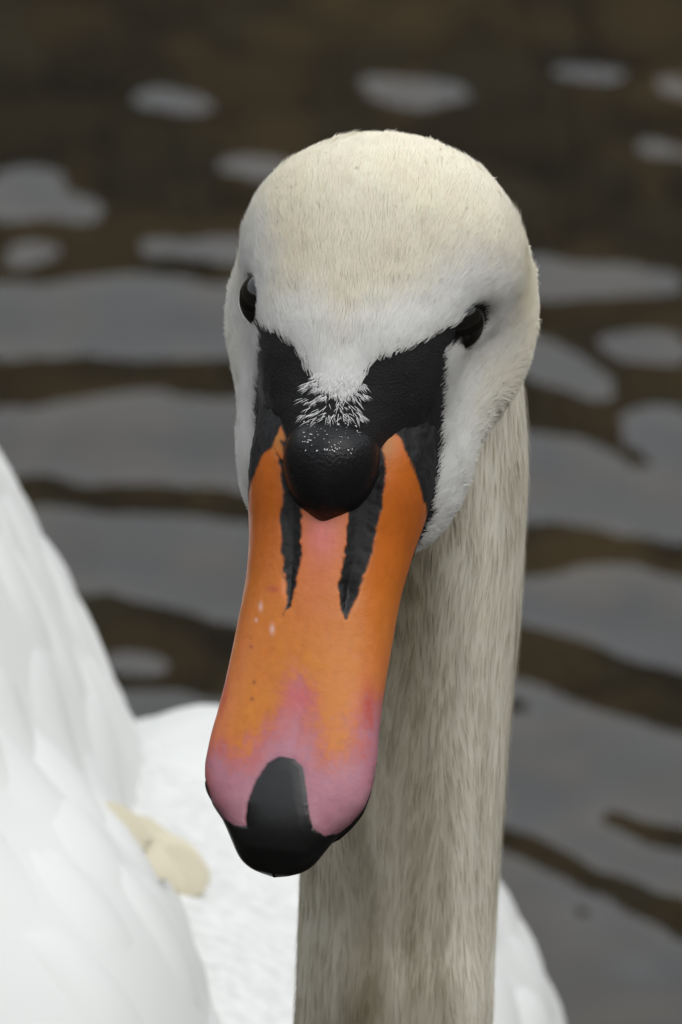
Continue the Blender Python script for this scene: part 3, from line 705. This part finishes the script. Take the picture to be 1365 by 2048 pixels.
wn = 15 * fbm(np.stack([WX[inwin] / 2.2, WY[inwin] / 2.2, 0 * xi], -1), 300) + 9 * fbm(np.stack([WX[inwin] / .9, WY[inwin] / .8, 0 * xi], -1), 304)
for b in BANDS: dd = np.minimum(dd, poly_sdf(xi, yi, b))
for b in DARKS: dd = np.maximum(dd, -poly_sdf(xi, yi, b))
dB[inwin] = dd + wn
gen = fbm(np.stack([WX / 9, WY / 5.5, WX * 0], -1), 310) * 60 + 110 * sm(105, 160, WY) - 50      # elsewhere the same kind of ripples
edge_w = sm(-100, 0, pxx) * sm(1470, 1370, pxx) * sm(-140, -20, pyy) * sm(2240, 2100, pyy)
dB = np.where(inwin, dB * edge_w + gen * (1 - edge_w), gen)
bright = sm(20, -20, dB)
e_flat = np.degrees(np.arctan2(CAM[2], WY - CAM[1]))
BANK = 19.7
core = np.clip(-dB / 80, 0, 1)
el_b = np.maximum(e_flat, BANK + 1.6) + 3.0 * core + 1.2 * fbm(np.stack([WX / 2.5, WY / 2.5, WX * 0], -1), 320)
el_d = np.minimum(e_flat, BANK - 2.6)
slope = np.tan(np.radians((el_d + (el_b - el_d) * bright - e_flat) / 2))
far_fade = sm(900, 300, np.hypot(WX, WY - 140)); slope *= far_fade
dy = np.gradient(wy)[None]
Hh = np.cumsum(slope * dy, 1)
# remove the slow drift so the surface stays level
def box(A, n):
    k = np.ones(n) / n; pad = n // 2; B_ = np.pad(A, ((0, 0), (pad, pad)), mode='edge'); cs_ = np.cumsum(np.pad(B_, ((0, 0), (1, 0))), 1); return (cs_[:, n:] - cs_[:, :-n])[:, :A.shape[1]] / n
lowp = box(box(Hh, 231), 231); Hh = (Hh - lowp) * sm(700, 300, np.hypot(WX, WY - 140))
kx_ = np.array([.25, .5, .25])
for _ in range(3): Hh[1:-1] = .25 * Hh[:-2] + .5 * Hh[1:-1] + .25 * Hh[2:]
vi4 = np.arange(WX.size).reshape(WX.shape); near_w = np.hypot(WX, WY - 420) < 760
WQ = np.stack([vi4[:-1, :-1], vi4[1:, :-1], vi4[1:, 1:], vi4[:-1, 1:]], -1).reshape(-1, 4)
WQ = WQ[near_w.ravel()[WQ].all(1)]
used, inv = np.unique(WQ, return_inverse=True)
mwat = Mat('pond_water'); fr = mwat.node('ShaderNodeFresnel', IOR=1.333); tr = mwat.node('ShaderNodeBsdfTransparent', Color=(.50, .45, .33, 1)); gl = mwat.node('ShaderNodeBsdfGlossy', Roughness=.015); mxs = mwat.node('ShaderNodeMixShader')
mwat.l(fr.outputs[0], mxs.inputs[0]); mwat.l(tr.outputs[0], mxs.inputs[1]); mwat.l(gl.outputs[0], mxs.inputs[2]); mwat.l(mxs.outputs[0], mwat.out.inputs['Surface'])
water = mesh_np('water', np.stack([WX, WY, Hh], -1).reshape(-1, 3)[used], quads=inv.reshape(-1, 4), mat=mwat.m); water['kind'] = 'structure'
print('water', len(used), 'height', Hh.min(), Hh.max())
